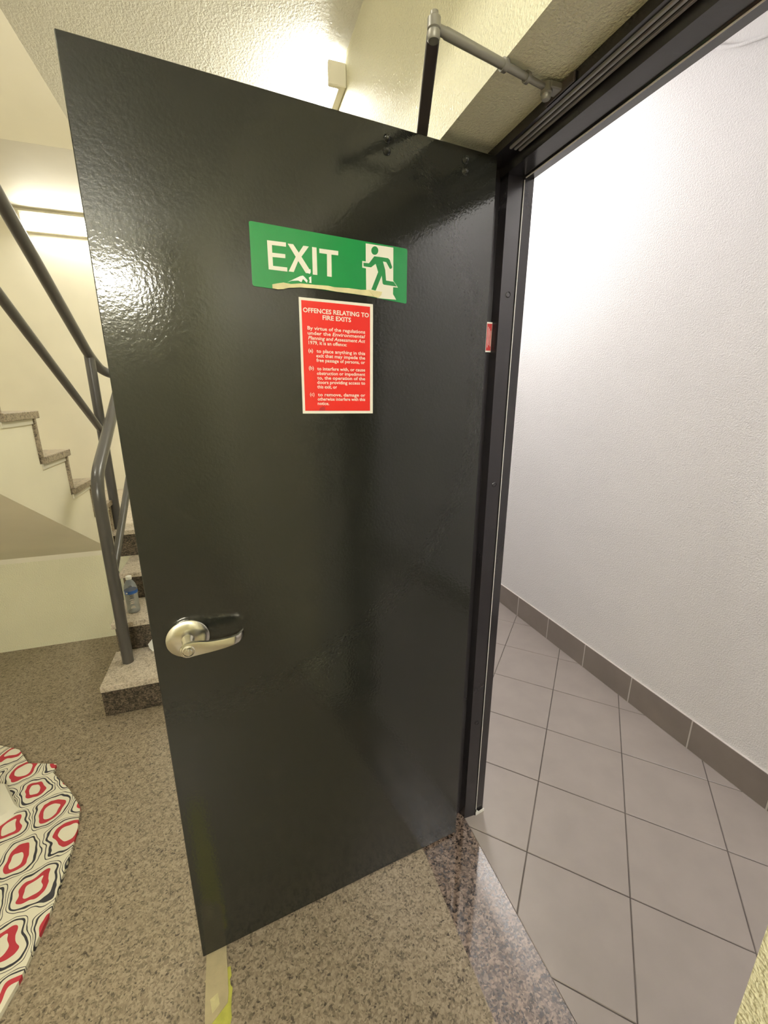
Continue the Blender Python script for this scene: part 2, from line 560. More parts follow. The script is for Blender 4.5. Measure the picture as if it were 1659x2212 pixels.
obj('jamb', prism(jamb_pts(1, 0.0), (0, 0, 2.0735)), 'frame_paint', fr)
obj('jamb', prism(jamb_pts(-1, 0.0), (0, 0, 2.0735)), 'frame_paint', fr)
MT['highlight'] = simple('pale_edge_highlight', (0.75, 0.72, 0.70), 0.35, metal=0.0)  # pale colour paints the highlight along the bead edge
MT['seal'] = simple('rubber_seal_reflection_grey', (0.26, 0.25, 0.26), 0.25)
obj('bead', tube([(0.103, ST - 0.0030, 0.03), (0.103, ST - 0.0030, 2.03)], 0.0011, 8), 'highlight', fr, label='pale worn line painted on the edge')
zr, zs, zs2 = 2.054, 2.036, 2.040
hp = [(0.0, OZ - 0.0005), (0.0, zr), (0.045, zr), (0.050, zs), (0.098, zs), (0.100, zs - 0.003), (0.104, zs - 0.003), (0.106, zs2), (0.1415, zs2 + 0.004), (0.1415, OZ - 0.0005)]
mid2 = 0.042 - 0.798
obj('head', prism([(x, mid2 - RB + 0.0005, z) for x, z in hp], (0, 2 * RB - mid2 - 0.001, 0)), 'frame_paint', fr)
obj('bead', tube([(0.102, 0.03, zs - 0.0035), (0.102, -0.79, zs - 0.0035)], 0.0016, 8), 'highlight', fr, label='pale worn line painted on the edge')
# rubber seal strips in the head rebate; their grey paints the corridor wall's reflection
for x in (0.010, 0.022, 0.034):
    obj('seal_strip', B(x, x + 0.006, -0.79, -0.03, zr - 0.004, zr + 0.001, bevel=0.001), 'seal', fr)
for z in (1.771, 1.263, 0.42):
    obj('screw_cap', lathe((0.081, ST + 0.001, z), (0, -1, 0), [(0.0, 0), (0.0075, 0.0), (0.0075, 0.0022), (0.006, 0.003), (0.0055, 0.0018), (0.0, 0.0018)], 16), 'frame_paint', fr)
obj('paint_chip', prism([(0.1030, ST - 0.004, 0.0005), (0.1425, ST + 0.003, 0.0005), (0.1425, ST + 0.003, 0.012), (0.118, ST - 0.0015, 0.010), (0.108, ST - 0.003, 0.022), (0.1030, ST - 0.004, 0.016)], (0, 0.003, 0)), 'ceiling', fr, label='chipped foot showing pale plaster')

# ------------------------------------------------------------------ door leaf
DA = math.radians(83.8472)
DW, DT, DG, DH = 0.8376, 0.040, 0.008, 2.04
D0 = Vector((-math.sin(DA), -math.cos(DA), 0))      # hinge -> free edge
DN = Vector((D0.y, -D0.x, 0))
if DN.y > 0: DN = -DN                               # towards the camera

def D(s, z, off=0.0):
    return D0 * s + DN * off + Vector((0, 0, z))

def dpx(u, v, off=0.0):
    p = px_plane(u, v, DN, off)
    return p.dot(D0), p.z

def dbox(s0, s1, z0, z1, o0, o1, bevel=0.0, seg=1):
    bm = prism([D(s0, z0, o0), D(s1, z0, o0), D(s1, z1, o0), D(s0, z1, o0)], DN * (o1 - o0))
    if bevel:
        bmesh.ops.bevel(bm, geom=bm.edges[:], offset=bevel, segments=seg, affect='EDGES')
    return bm

door = thing('door_1', D(DW / 2, 0.0, -DT / 2), label='glossy black flush fire door standing open', kind='structure')
obj('leaf', dbox(0.0, DW, DG, DG + DH, -DT, 0.0, bevel=0.0015), 'door_paint', door)
for s, zz in ((0.283, (2.023, 2.002)), (0.0885, (2.024, 2.002))):
    for z in zz:
        obj('bolt', lathe(D(s, z, -0.001), DN, [(0, 0), (0.0085, 0), (0.0085, 0.002), (0.0065, 0.004), (0.0055, 0.008), (0.003, 0.0105), (0, 0.011)], 18), 'door_paint', door, smooth=True)
for z in (1.71, 1.03, 0.25):
    hg = obj('hinge', tube([(-0.008, 0.052, z - 0.055), (-0.008, 0.052, z + 0.055)], 0.007, 14), 'frame_paint', door, smooth=True)
    obj('hinge_leaf', B(0.0, 0.036, RB - 0.0032, RB - 0.0004, z - 0.078, z + 0.078, bevel=0.0008), 'frame_paint', hg)
    for dz in (-0.05, 0.05):
        obj('screw', lathe((0.026, RB - 0.003, z + dz), (0, -1, 0), [(0, 0), (0.005, 0), (0.0045, 0.0015), (0, 0.002)], 12), 'frame_paint', hg)
    for k in range(3):
        zz = z - 0.055 + 0.0367 * k
        obj('knuckle', tube([(-0.008, 0.052, zz + 0.001), (-0.008, 0.052, zz + 0.0355)], 0.0085, 14), 'frame_paint', hg, smooth=True)

# lever handle set
HS, HZ = 0.768, 0.995
MT['rose'] = simple('brushed_stainless_rose', (0.72, 0.70, 0.62), 0.2, metal=1.0)
_nt = MT['rose'].node_tree
_b = _nt.nodes['Principled BSDF']
_b.inputs['Anisotropic'].default_value = 0.8
_t = _nt.nodes.new('ShaderNodeTangent')
_t.direction_type = 'RADIAL'
_t.axis = 'Y'
_nt.links.new(_t.outputs[0], _b.inputs['Tangent'])
hd = obj('handle', lathe(D(HS, HZ, 0.0005), DN, [(0, 0), (0.044, 0.0), (0.0445, 0.003), (0.0443, 0.008), (0.0430, 0.0092), (0.028, 0.0122), (0.0155, 0.0145), (0.0, 0.0145)], 48), 'rose', door, smooth=True, label='satin steel round rose')
obj('spindle_sleeve', lathe(D(HS, HZ, 0.013), DN, [(0, 0), (0.0138, 0), (0.0130, 0.006), (0.0115, 0.012), (0.0115, 0.040), (0.013, 0.046), (0, 0.046)], 28), 'satin', hd, smooth=True)
# lever blade: wavy, thick, tapering, sweeping towards the hinge side
def lever_bm():
    bm = bmesh.new()
    secs = [(0.0168, 0, 0.055, 0.003), (0.0150, 0, 0.0555, 0.0078), (0.0120, 0, 0.056, 0.0118), (0.006, 0.0002, 0.056, 0.0155), (0.0, 0.0005, 0.056, 0.0168), (-0.010, 0.0015, 0.0565, 0.0165), (-0.024, 0.0005, 0.0565, 0.0150), (-0.038, -0.0015, 0.056, 0.0130), (-0.054, -0.0025, 0.055, 0.0118),
            (-0.072, -0.003, 0.0535, 0.0108), (-0.090, -0.0025, 0.051, 0.0098), (-0.102, -0.001, 0.048, 0.0090), (-0.110, 0.001, 0.040, 0.0082), (-0.115, 0.0025, 0.031, 0.0075)]
    rings = []
    for ds, dz, of, hh in secs:
        s = HS + ds
        th = 0.0042
        ring = []
        for (a, b) in ((-1, -0.75), (-0.8, -1), (0.8, -1), (1, -0.75), (1, 0.75), (0.8, 1), (-0.8, 1), (-1, 0.75)):
            ring.append(bm.verts.new(D(s, HZ + dz + hh * b * 0.98, of + th * a)))
        rings.append(ring)
    for a, b in zip(rings, rings[1:]):
        for k in range(8):
            bm.faces.new((a[k], a[(k + 1) % 8], b[(k + 1) % 8], b[k]))
    bm.faces.new(rings[0][::-1]); bm.faces.new(rings[-1])
    return bm
obj('lever', lever_bm(), 'satin', hd, smooth=True)
obj('key_cylinder', lathe(D(HS, HZ, 0.0600), DN, [(0, 0), (0.0125, 0), (0.0125, 0.0016), (0.0112, 0.0026), (0.0105, 0.0008), (0.0088, 0.0008), (0.0085, 0.0055), (0.0072, 0.0070), (0.0, 0.0072)], 28), 'satin', hd, smooth=True)
obj('turn_snib', dbox(HS - 0.0016, HS + 0.0016, HZ - 0.006, HZ + 0.006, 0.066, 0.0715, bevel=0.0008), 'satin', hd)
# latch plate on the free edge of the leaf
obj('latch_plate', dbox(DW - 0.0004, DW + 0.0008, HZ - 0.055, HZ + 0.055, -0.032, -0.008), 'satin', door)

# ------------------------------------------------------------------ signs on the door
ZS = 4.366                       # zoom scale of the crop the outlines below were read in
def zp(x, y):                    # crop pixel -> door (s, z)
    return dpx(520 + x / ZS, 460 + y / ZS)

def dpoly(pts, o0, o1):
    return prism([D(s, z, o0) for s, z in (zp(*p) for p in pts)], DN * (o1 - o0))

ex = thing('exit_sign', D(0.40, 1.715, 0.0), label='green EXIT sign with running man pictogram on black door', cat='sign')
sign_pts = [(75, 88), (82, 80), (100, 80), (1545, 337), (1562, 343), (1568, 360), (1560, 845), (1552, 857), (1535, 853), (1290, 806), (1170, 782), (900, 747), (700, 717), (560, 707), (440, 710), (360, 722), (295, 716), (128, 692), (114, 684), (108, 668)]
obj('panel', dpoly(sign_pts, 0.0003, 0.0019), 'green', ex)
def white(name, pts, h=0.0023, mat='sign_white', parent=ex):
    return obj(name, dpoly(pts, 0.0017, h), mat, parent)
white('letter', [(246, 260), (424, 282), (425, 322), (292, 305), (295, 378), (418, 392), (419, 430), (298, 418), (303, 502), (436, 517), (438, 556), (262, 534)])
white('letter', [(440, 292), (492, 298), (545, 378), (588, 312), (640, 320), (570, 416), (652, 545), (640, 572), (612, 570), (540, 455), (498, 560), (450, 554), (516, 416)])
white('letter', [(670, 324), (712, 330), (720, 588), (677, 583)])
white('letter', [(738, 338), (917, 362), (916, 403), (852, 395), (855, 606), (812, 600), (810, 390), (739, 380)])
white('pictogram_doorway', [(1175, 290), (1435, 330), (1434, 640), (1478, 706), (1433, 702), (1432, 768), (1462, 820), (1285, 805), (1180, 728), (1178, 525), (1143, 518), (1143, 455), (1176, 460)])
man = [(1255, 412), (1320, 420), (1385, 430), (1400, 445), (1424, 515), (1416, 529), (1402, 530), (1368, 467), (1336, 460), (1358, 540), (1366, 640), (1438, 652), (1466, 696), (1345, 678), (1334, 668), (1326, 592), (1268, 735), (1228, 724), (1292, 560), (1268, 482), (1225, 516), (1155, 506), (1153, 472), (1205, 478)]
obj('running_figure', dpoly(man, 0.0022, 0.0027), 'sign_green_ink', ex)
obj('running_figure_head', dpoly([(1260 + 33 * math.cos(a), 358 + 40 * math.sin(a)) for a in [2 * math.pi * k / 24 for k in range(24)]], 0.0022, 0.0027), 'sign_green_ink', ex)
for pts in ([(438, 656), (500, 626), (560, 598), (585, 594), (604, 612), (628, 640), (622, 662), (600, 640), (585, 625), (570, 655), (540, 640), (480, 642)],
            [(640, 612), (662, 600), (664, 664), (642, 660), (648, 640)],
            [(616, 560), (628, 540), (655, 533), (657, 560), (650, 578), (634, 572)]):
    white('peel_glare_patch', pts, 0.0026, 'peel_glare')  # white shapes paint the glare on the sign's peeled plastic edge

tp = thing('masking_tape', D(0.42, 1.71, 0.001), label='torn pale masking tape strip along bottom of green EXIT sign', cat='tape')
obj('strip', dpoly([(295, 676), (340, 668), (400, 660), (470, 674), (560, 668), (700, 682), (820, 690), (880, 704), (1010, 712), (1130, 728), (1210, 728), (1326, 750), (1314, 778), (1300, 790), (1284, 803), (1240, 792), (1170, 782), (1060, 766), (900, 746), (790, 726), (700, 716), (560, 706), (450, 710), (400, 722), (350, 724), (297, 714)], 0.0029, 0.0036), 'tape_pale', tp)
obj('folded_end', dpoly([(1200, 728), (1326, 748), (1318, 778), (1290, 803), (1250, 790)], 0.0036, 0.0043), 'tape_pale', tp)

nt_ = thing('notice_sign', D(0.40, 1.473, 0.0), label='red fire exit offences notice with white border and text', cat='sign')
obj('backing', dpoly([(545, 793), (1245, 862), (1243, 1890), (585, 1892)], 0.0003, 0.0014), 'sign_white', nt_)
obj('red_panel', dpoly([(568, 822), (1217, 886), (1217, 1866), (607, 1866)], 0.0012, 0.0018), 'red', nt_)

def text_mesh(body, bold=0.0, shear=0.0):
    cu = bpy.data.curves.new('t', 'FONT')
    cu.body = body
    cu.size = 1.0
    cu.offset = bold
    cu.shear = shear
    cu.resolution_u = 2
    o = bpy.data.objects.new('t', cu)
    COL.objects.link(o)
    dg = bpy.context.evaluated_depsgraph_get()
    me = bpy.data.meshes.new_from_object(o.evaluated_get(dg))
    bpy.data.objects.remove(o, do_unlink=True)
    bpy.data.curves.remove(cu)
    vs_ = [v.co.copy() for v in me.vertices]
    fs = [tuple(p.vertices) for p in me.polygons]
    bpy.data.meshes.remove(me)
    return vs_, fs

def text_on_door(segments, p0, p1, cap, bold=0.012):
    """segments [(text, italic)] fitted between two crop pixels on one baseline; cap = capital height in metres"""
    s0, z0 = zp(*p0); s1, z1 = zp(*p1)
    vs_, fs, xoff = [], [], 0.0
    for body, ital in segments:
        v, f = text_mesh(body, bold, 0.22 if ital else 0.0)
        n = len(vs_)
        x0 = min(p.x for p in v)
        vs_ += [(p.x - x0 + xoff, p.y) for p in v]
        fs += [tuple(i + n for i in q) for q in f]
        xoff = max(p[0] for p in vs_) + 0.28
    xmax = max(p[0] for p in vs_)
    bm = bmesh.new()
    k = cap / 0.72
    bv = []
    for x, y in vs_:
        t = x / xmax
        bv.append(bm.verts.new(D(s0 + (s1 - s0) * t, z0 + (z1 - z0) * t + y * k, 0.0021)))
    for q in fs:
        try: bm.faces.new([bv[i] for i in q])
        except ValueError: pass
    return bm

hgt = 0.0090
body = 0.0072
LINES = [([('OFFENCES RELATING TO', 0)], (585, 935), (1205, 987), hgt), ([('FIRE EXITS', 0)], (770, 1008), (1038, 1031), hgt),
         ([('By virtue of the regulations', 0)], (628, 1100), (1170, 1140), body), ([('under the', 0), ('Environmental', 1)], (630, 1147), (1170, 1183), body),
         ([('Planning and Assessment Act', 1)], (634, 1193), (1170, 1227), body), ([('1979, it is an offence:', 0)], (638, 1238), (998, 1260), body),
         ([('(a)', 0)], (636, 1312), (680, 1315), body), ([('to place anything in this', 0)], (713, 1318), (1170, 1342), body),
         ([('exit that may impede the', 0)], (710, 1362), (1170, 1384), body), ([('free passage of persons, or', 0)], (712, 1404), (1168, 1426), body),
         ([('(b)', 0)], (641, 1476), (687, 1478), body), ([('to interfere with, or cause', 0)], (720, 1484), (1170, 1496), body),
         ([('obstruction or impediment', 0)], (717, 1527), (1170, 1538), body), ([('to, the operation of the', 0)], (720, 1570), (1170, 1579), body),
         ([('doors providing access to', 0)], (720, 1612), (1170, 1620), body), ([('this exit, or', 0)], (720, 1654), (906, 1657), body),
         ([('(c)', 0)], (651, 1724), (694, 1725), body), ([('to remove, damage or', 0)], (726, 1728), (1172, 1733), body),
         ([('otherwise interfere with this', 0)], (724, 1769), (1170, 1773), body), ([('notice.', 0)], (724, 1810), (832, 1812), body)]
for seg, a, b, c in LINES:
    obj('text_line', text_on_door(seg, a, b, c, 0.022 if c == hgt else 0.014), 'sign_white', nt_)
obj('scuff', dpoly([(735, 1866), (745, 1838), (775, 1822), (795, 1832), (792, 1866)], 0.0015, 0.0020), 'label_red', nt_)

# small red tag on the hinge rebate
tg = thing('fire_tag', (0.047, RB - 0.003, 1.632), label='small red fire door tag on black hinge jamb', cat='tag')
obj('plate', B(0.0362, 0.0535, RB - 0.0046, RB - 0.0034, 1.630, 1.706, bevel=0.0004), 'sign_white', tg)
obj('red_face', B(0.0375, 0.0522, RB - 0.0050, RB - 0.0045, 1.634, 1.702), 'label_red', tg)
for i, (zz0, zz1) in enumerate(((1.642, 1.694), (1.648, 1.690), (1.645, 1.685))):
    x = 0.0405 + 0.0042 * i
    obj('print_line', B(x, x + 0.0011, RB - 0.0053, RB - 0.0049, zz0, zz1), 'sign_white', tg)

# ------------------------------------------------------------------ door closer
AZ = 2.063
cl = thing('door_closer', D(0.19, 1.96, -DT), label='door closer with dark arm and silver forearm above the door', cat='door closer')
obj('body', dbox(0.075, 0.30, 1.985, 2.040, -DT - 0.052, -DT - 0.0005, bevel=0.004, seg=2), 'closer_metal', cl)
SP = Vector((-0.160, 0.085, 0))
EL = Vector((-0.279, -0.247, 0))
SHO = Vector((-0.030, -0.203, 0))
obj('spindle', tube([SP + Vector((0, 0, 2.03)), SP + Vector((0, 0, AZ + 0.008))], 0.010), 'closer_metal', cl, smooth=True)
d = (EL - SP).normalized(); w = Vector((-d.y, d.x, 0))
a = SP - d * 0.012; b = EL - d * 0.002
bm = prism([a - w * 0.0125 + Vector((0, 0, AZ - 0.004)), b - w * 0.0105 + Vector((0, 0, AZ - 0.004)), b + w * 0.0105 + Vector((0, 0, AZ - 0.004)), a + w * 0.0125 + Vector((0, 0, AZ - 0.004))], (0, 0, 0.008))
bmesh.ops.bevel(bm, geom=bm.edges[:], offset=0.0015, segments=1, affect='EDGES')
obj('main_arm', bm, 'closer_dark', cl)
obj('elbow', lathe(EL + Vector((0, 0, AZ - 0.012)), (0, 0, 1), [(0, 0), (0.0085, 0), (0.0100, 0.002), (0.0100, 0.012), (0.0085, 0.0135), (0.0105, 0.015), (0.0105, 0.028), (0.0085, 0.030), (0.0065, 0.031), (0.0065, 0.036), (0, 0.037)], 20), 'closer_metal', cl, smooth=True)
fd = (SHO - EL).normalized()
z = Vector((0, 0, AZ + 0.006)); z2 = Vector((0, 0, AZ - 0.002))
P0 = EL + z; P1 = SHO + z2
fp = lambda t: P0 + (P1 - P0) * t
fa = obj('forearm', tube([fp(0.0), fp(0.05), fp(0.08), fp(0.09), fp(0.58)], 0.008, 16, radii=[0.006, 0.0068, 0.0068, 0.0078, 0.0072]), 'closer_metal', cl, smooth=True)
obj('forearm_collar', tube([fp(0.565), fp(0.60)], 0.0098, 16), 'closer_metal', fa, smooth=True)
obj('forearm_rod', tube([fp(0.59), fp(0.79)], 0.0062, 14), 'closer_metal', fa, smooth=True)
obj('forearm_collar', tube([fp(0.785), fp(0.81)], 0.0090, 16), 'closer_metal', fa, smooth=True)
obj('forearm_rod', tube([fp(0.80), fp(1.0)], 0.0052, 14), 'closer_metal', fa, smooth=True)
sh = obj('shoe', lathe(SHO + Vector((0, 0, AZ - 0.020)), (0, 0, 1), [(0, 0), (0.0065, 0), (0.0085, 0.003), (0.0085, 0.008), (0.0105, 0.010), (0.0105, 0.024), (0.0085, 0.0265), (0, 0.027)], 18), 'closer_metal', cl, smooth=True)
obj('shoe_bracket', B(-0.030, -0.0002, -0.215, -0.191, AZ - 0.006, AZ + 0.006, bevel=0.002), 'closer_metal', sh)
obj('shoe_foot', B(-0.006, -0.0001, -0.245, -0.165, AZ - 0.008, AZ + 0.008, bevel=0.002), 'closer_dark', sh)

# ------------------------------------------------------------------ stairs
st = thing('staircase', (-0.75, 1.06, 0.0), label='lower granite flight with shade-darkened risers rising behind the black door', cat='stairs')
YR = [1.06, 1.36, 1.65, 1.95]
ZT = [0.17, 0.34, 0.51, 0.685]
XR, XS = XW - 0.0005, -1.345
bp_ = [(-1.325, YR[0] + 0.02, 0.0)]
for i in range(4):
    zt = ZT[i] - 0.03
    bp_.append((-1.325, YR[i] + 0.02, zt))
    if i < 3: bp_.append((-1.325, YR[i + 1] + 0.02, zt))
bp_ += [(-1.325, YF - 0.001, ZT[3] - 0.03), (-1.325, YF - 0.001, 0.0)]
obj('core', prism([(x, y, z + 0.0005) for x, y, z in bp_], (XR + 1.325, 0, 0)), 'yellow_wall', st)
for i in range(4):
    z0 = ZT[i - 1] if i else 0.0
    if i == 3:
        obj('riser', B(-1.43, XR, YR[i] + 0.001, YR[i] + 0.02, z0, ZT[i] - 0.03), 'granite_riser_shaded', st)
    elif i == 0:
        obj('riser', B(XS, XR, YR[i] - 0.001, YR[i] + 0.02, z0, ZT[i] - 0.03), 'granite_riser_shaded', st)
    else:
        obj('riser', B(-1.33, XR, YR[i] + 0.001, YR[i] + 0.0195, z0, ZT[i] - 0.03), 'granite_riser_shaded', st)
    if i < 3:
        obj('tread', B(XS, XR, YR[i] - 0.012, YR[i + 1] + (0.0 if i < 2 else 0.0), ZT[i] - 0.03, ZT[i], bevel=0.002), 'granite_tread_lit', st)
obj('landing_slab', B(XL + 0.001, XR, YR[3] - 0.012, YF - 0.0005, ZT[3] - 0.03, ZT[3], bevel=0.002), 'granite_tread_lit', st)

obj('landing_base', B(-1.4315, -1.3255, 1.9705, 3.2, 0.0005, 0.654), 'yellow_wall', st)
u2 = thing('staircase', (-2.0, 1.1, 0.69), label='upper return flight with stepped cream side and granite treads', cat='stairs')
G2, R2, XU = 0.267, 0.19, -1.42
NS = 11
prof = []
for kx in range(1, NS + 1):
    y = 1.95 - G2 * (kx - 1); zt = 0.69 + R2 * kx - 0.03
    prof.append((XL, y - 0.018, 0.0 + (0.69 - 0.03 + R2 * (kx - 1) if kx > 1 else 0.655)))
    prof.append((XL, y - 0.018, zt))
prof[0] = (XL, 1.932, 0.56)
prof.append((XL, -0.985, 0.69 + R2 * NS - 0.03))
prof += [(XL, -0.985, 2.40), (XL, 0.6, 1.275), (XL, 1.869, 0.590), (XL, 1.869, 0.56)]
obj('core', prism([(x + 0.002, y, z) for x, y, z in prof], (XU - XL - 0.002, 0, 0)), 'cream', u2)
for kx in range(1, NS + 1):
    y = 1.95 - G2 * (kx - 1); zt = 0.69 + R2 * kx
    zb = 0.69 + R2 * (kx - 1)
    obj('tread', B(XL + 0.001, XU + 0.018, y - G2 - 0.004 + 0.0, y + 0.022, zt - 0.03, zt, bevel=0.002), 'granite_floor', u2)
    obj('riser', B(XL + 0.001, XU + 0.012, y - 0.0185, y - 0.002, zb + 0.0005, zt - 0.0305), 'granite_floor', u2)
    obj('mortar_bed', B(XU - 0.01, XU + 0.006, y - G2 - 0.004, y - 0.004, zt - 0.052, zt - 0.0305), 'soffit_plain', u2)

# ------------------------------------------------------------------ handrail
hr = thing('handrail', (-1.262, 1.24, 0.17), label='dark grey tubular stair handrail with newel post on first step', cat='handrail')
XN = -1.262
lower = [(XN, 1.24, 0.1705), (XN, 1.24, 1.135), (XN, 2.02, 1.60)]
obj('newel_and_rail', tube(arc_path(lower, 0.11, 7), 0.0265, 18), 'steel_paint', hr, smooth=True)
obj('mid_rail', tube([(XN, 1.245, 0.653), (XN, 2.0, 1.13)], 0.0185, 14), 'steel_paint', hr, smooth=True)
XP = -1.40
obj('landing_post', tube([(XP, 2.002, 0.6855), (XP, 2.002, 1.735)], 0.0265, 18), 'steel_paint', hr, smooth=True)
upper = [(XP, -0.9, 3.545), (XP, 2.00, 1.735), (XP + 0.02, 2.13, 1.655), (XN - 0.02, 2.16, 1.62), (XN, 2.018, 1.599)]
obj('upper_rail', tube(arc_path(upper, 0.07, 6), 0.0265, 18), 'steel_paint', hr, smooth=True)
obj('upper_mid_rail', tube([(XP, -0.9, 2.99), (XP, 1.985, 1.312)], 0.0195, 14), 'steel_paint', hr, smooth=True)
obj('rear_post', tube([(XN, 2.01, 0.6855), (XN, 2.01, 1.59)], 0.0225, 14), 'steel_paint', hr, smooth=True)

# ------------------------------------------------------------------ lamps
l1 = thing('batten_light', (-0.165, 1.47, 2.60), label='fluorescent batten on yellow wall just under textured ceiling', cat='light', group='fluorescent battens in the stairwell')
obj('housing', B(-0.162, XW - 0.0005, 0.876, 2.08, 2.618, 2.688, bevel=0.003), 'white_metal', l1)
obj('end_cap', B(-0.200, XW - 0.001, 0.862, 0.882, 2.616, 2.690, bevel=0.003), 'white_metal', l1)
obj('end_cap', B(-0.200, XW - 0.001, 2.078, 2.098, 2.616, 2.690, bevel=0.003), 'white_metal', l1)
obj('diffuser', B(-0.194, -0.1625, 0.8825, 2.0775, 2.622, 2.684, bevel=0.006, seg=2), 'lamp_near', l1)

l2 = thing('batten_light', (-1.4, 3.28, 2.66), label='fluorescent batten on far wall above the landing behind the handrail', cat='light', group='fluorescent battens in the stairwell')
obj('housing', B(-2.02, -0.80, YF - 0.045, YF - 0.0005, 2.70, 2.83, bevel=0.004), 'white_metal', l2)
obj('diffuser', B(-2.0, -0.82, YF - 0.105, YF - 0.0455, 2.71, 2.79, bevel=0.012, seg=2), 'lamp_far', l2)
obj('added_hood', B(-2.022, -0.798, YF - 0.075, YF - 0.0455, 2.803, 2.825, bevel=0.003), 'white_metal', l2)  # hood added to keep direct light off the landing ceiling
obj('end_cap', B(-2.022, -2.0005, YF - 0.108, YF - 0.046, 2.705, 2.80, bevel=0.003), 'white_metal', l2)
obj('end_cap', B(-0.8195, -0.798, YF - 0.108, YF - 0.046, 2.705, 2.80, bevel=0.003), 'white_metal', l2)

l3 = thing('batten_light', (-1.2, YB + 0.05, 2.30), label='fluorescent batten on the rear stairwell wall facing the black door', cat='light', group='fluorescent battens in the stairwell')
obj('housing', B(-1.75, -0.55, YB + 0.0005, YB + 0.045, 2.30, 2.42, bevel=0.004), 'white_metal', l3)
obj('diffuser', B(-1.73, -0.57, YB + 0.0455, YB + 0.10, 2.31, 2.41, bevel=0.012, seg=2), 'lamp_back', l3)

left_fill = thing('batten_light', (XL + 0.05, 0.4, 3.30), label='added fill batten on the left stairwell wall above the return flight', cat='light', group='fluorescent battens in the stairwell')  # unseen fill lamp, added to brighten the upper soffit
obj('housing', B(XL + 0.0005, XL + 0.045, -0.2, 1.0, 3.25, 3.37, bevel=0.004), 'white_metal', left_fill)
obj('diffuser', B(XL + 0.0455, XL + 0.10, -0.18, 0.98, 3.26, 3.36, bevel=0.012, seg=2), 'lamp_left_fill', left_fill)

for yy, lab in ((1.45, 'round white corridor ceiling light beyond the door frame'), (-1.5, 'added unseen corridor fill light on the near side of the doorway')):  # second one is an unseen fill lamp, added to brighten floor and threshold
    l4 = thing('ceiling_light', (0.65, yy, CZ - 0.06), label=lab, cat='light', group='round corridor ceiling lights')
    obj('base', lathe((0.65, yy, CZ - 0.0005), (0, 0, -1), [(0, 0), (0.17, 0), (0.17, 0.018), (0, 0.018)], 36), 'white_metal', l4, smooth=True)
    obj('diffuser', lathe((0.65, yy, CZ - 0.0186), (0, 0, -1), [(0, 0), (0.16, 0), (0.155, 0.03), (0.11, 0.05), (0.0, 0.058)], 36), 'lamp_corr', l4, smooth=True)

# ------------------------------------------------------------------ loose things
# water bottle on the second tread
BC = Vector((-1.257, 1.475, 0.3405))
bt = thing('water_bottle', BC, label='clear plastic water bottle with white cap standing on stair tread', cat='bottle')
prof = [(0.0, 0.0), (0.026, 0.0), (0.031, 0.004), (0.0325, 0.012), (0.0325, 0.026), (0.031, 0.030)]
h = 0.034
while h < 0.105:
    prof += [(0.0312, h), (0.0322, h + 0.004), (0.0312, h + 0.008)]
    h += 0.0105
prof += [(0.0325, 0.110), (0.0325, 0.140), (0.0315, 0.150), (0.027, 0.166), (0.019, 0.182), (0.0135, 0.190), (0.0125, 0.196), (0.0125, 0.203), (0.0, 0.203)]
obj('bottle_body', lathe(BC, (0, 0, 1), prof, 32), 'clear', bt, smooth=True)
obj('wrapper', lathe(BC + Vector((0, 0, 0.112)), (0, 0, 1), [(0.0328, 0.004), (0.0332, 0.004), (0.0332, 0.022), (0.0328, 0.022)], 32), 'blue', bt, smooth=True)
for a0, a1 in ((-2.55, -2.40), (-2.15, -1.85)):
    bm = bmesh.new()
    z0, z1 = (0.1165, 0.1335) if a1 - a0 < 0.2 else (0.1205, 0.1295)
    pr = []
    for k in range(5):
        a = a0 + (a1 - a0) * k / 4
        pr.append((bm.verts.new(BC + Vector((0.0334 * math.cos(a), 0.0334 * math.sin(a), z0))), bm.verts.new(BC + Vector((0.0334 * math.cos(a), 0.0334 * math.sin(a), z1)))))
    for p, q in zip(pr, pr[1:]):
        bm.faces.new((p[0], q[0], q[1], p[1]))
    obj('wrapper_mark', bm, 'white_plastic', bt)
obj('cap', lathe(BC + Vector((0, 0, 0.1965)), (0, 0, 1), [(0, 0), (0.0148, 0), (0.0148, 0.003), (0.0142, 0.004), (0.0148, 0.005), (0.0148, 0.015), (0.0135, 0.017), (0, 0.017)], 24), 'white_plastic', bt, smooth=True)

# crumpled white paper against the second riser
bm = bmesh.new()
pc = [(-1.196, 1.335, 0.205), (-1.165, 1.345, 0.238), (-1.135, 1.338, 0.225), (-1.125, 1.310, 0.1715), (-1.165, 1.300, 0.1715), (-1.185, 1.318, 0.186)]
ctr = bm.verts.new((-1.155, 1.312, 0.202))
pc = [(-1.125 + (p[0] + 1.125) * 0.82, p[1], 0.1715 + (p[2] - 0.1715) * 0.8) for p in pc]
vv = [bm.verts.new(p) for p in pc]
bk = bm.verts.new((-1.155, 1.345, 0.190))
for i in range(6):
    bm.faces.new((ctr, vv[i], vv[(i + 1) % 6]))
    bm.faces.new((bk, vv[(i + 1) % 6], vv[i]))
obj('paper_scrap', bm, 'paper', label='crumpled white paper scrap on first granite step by door edge', cat='paper')

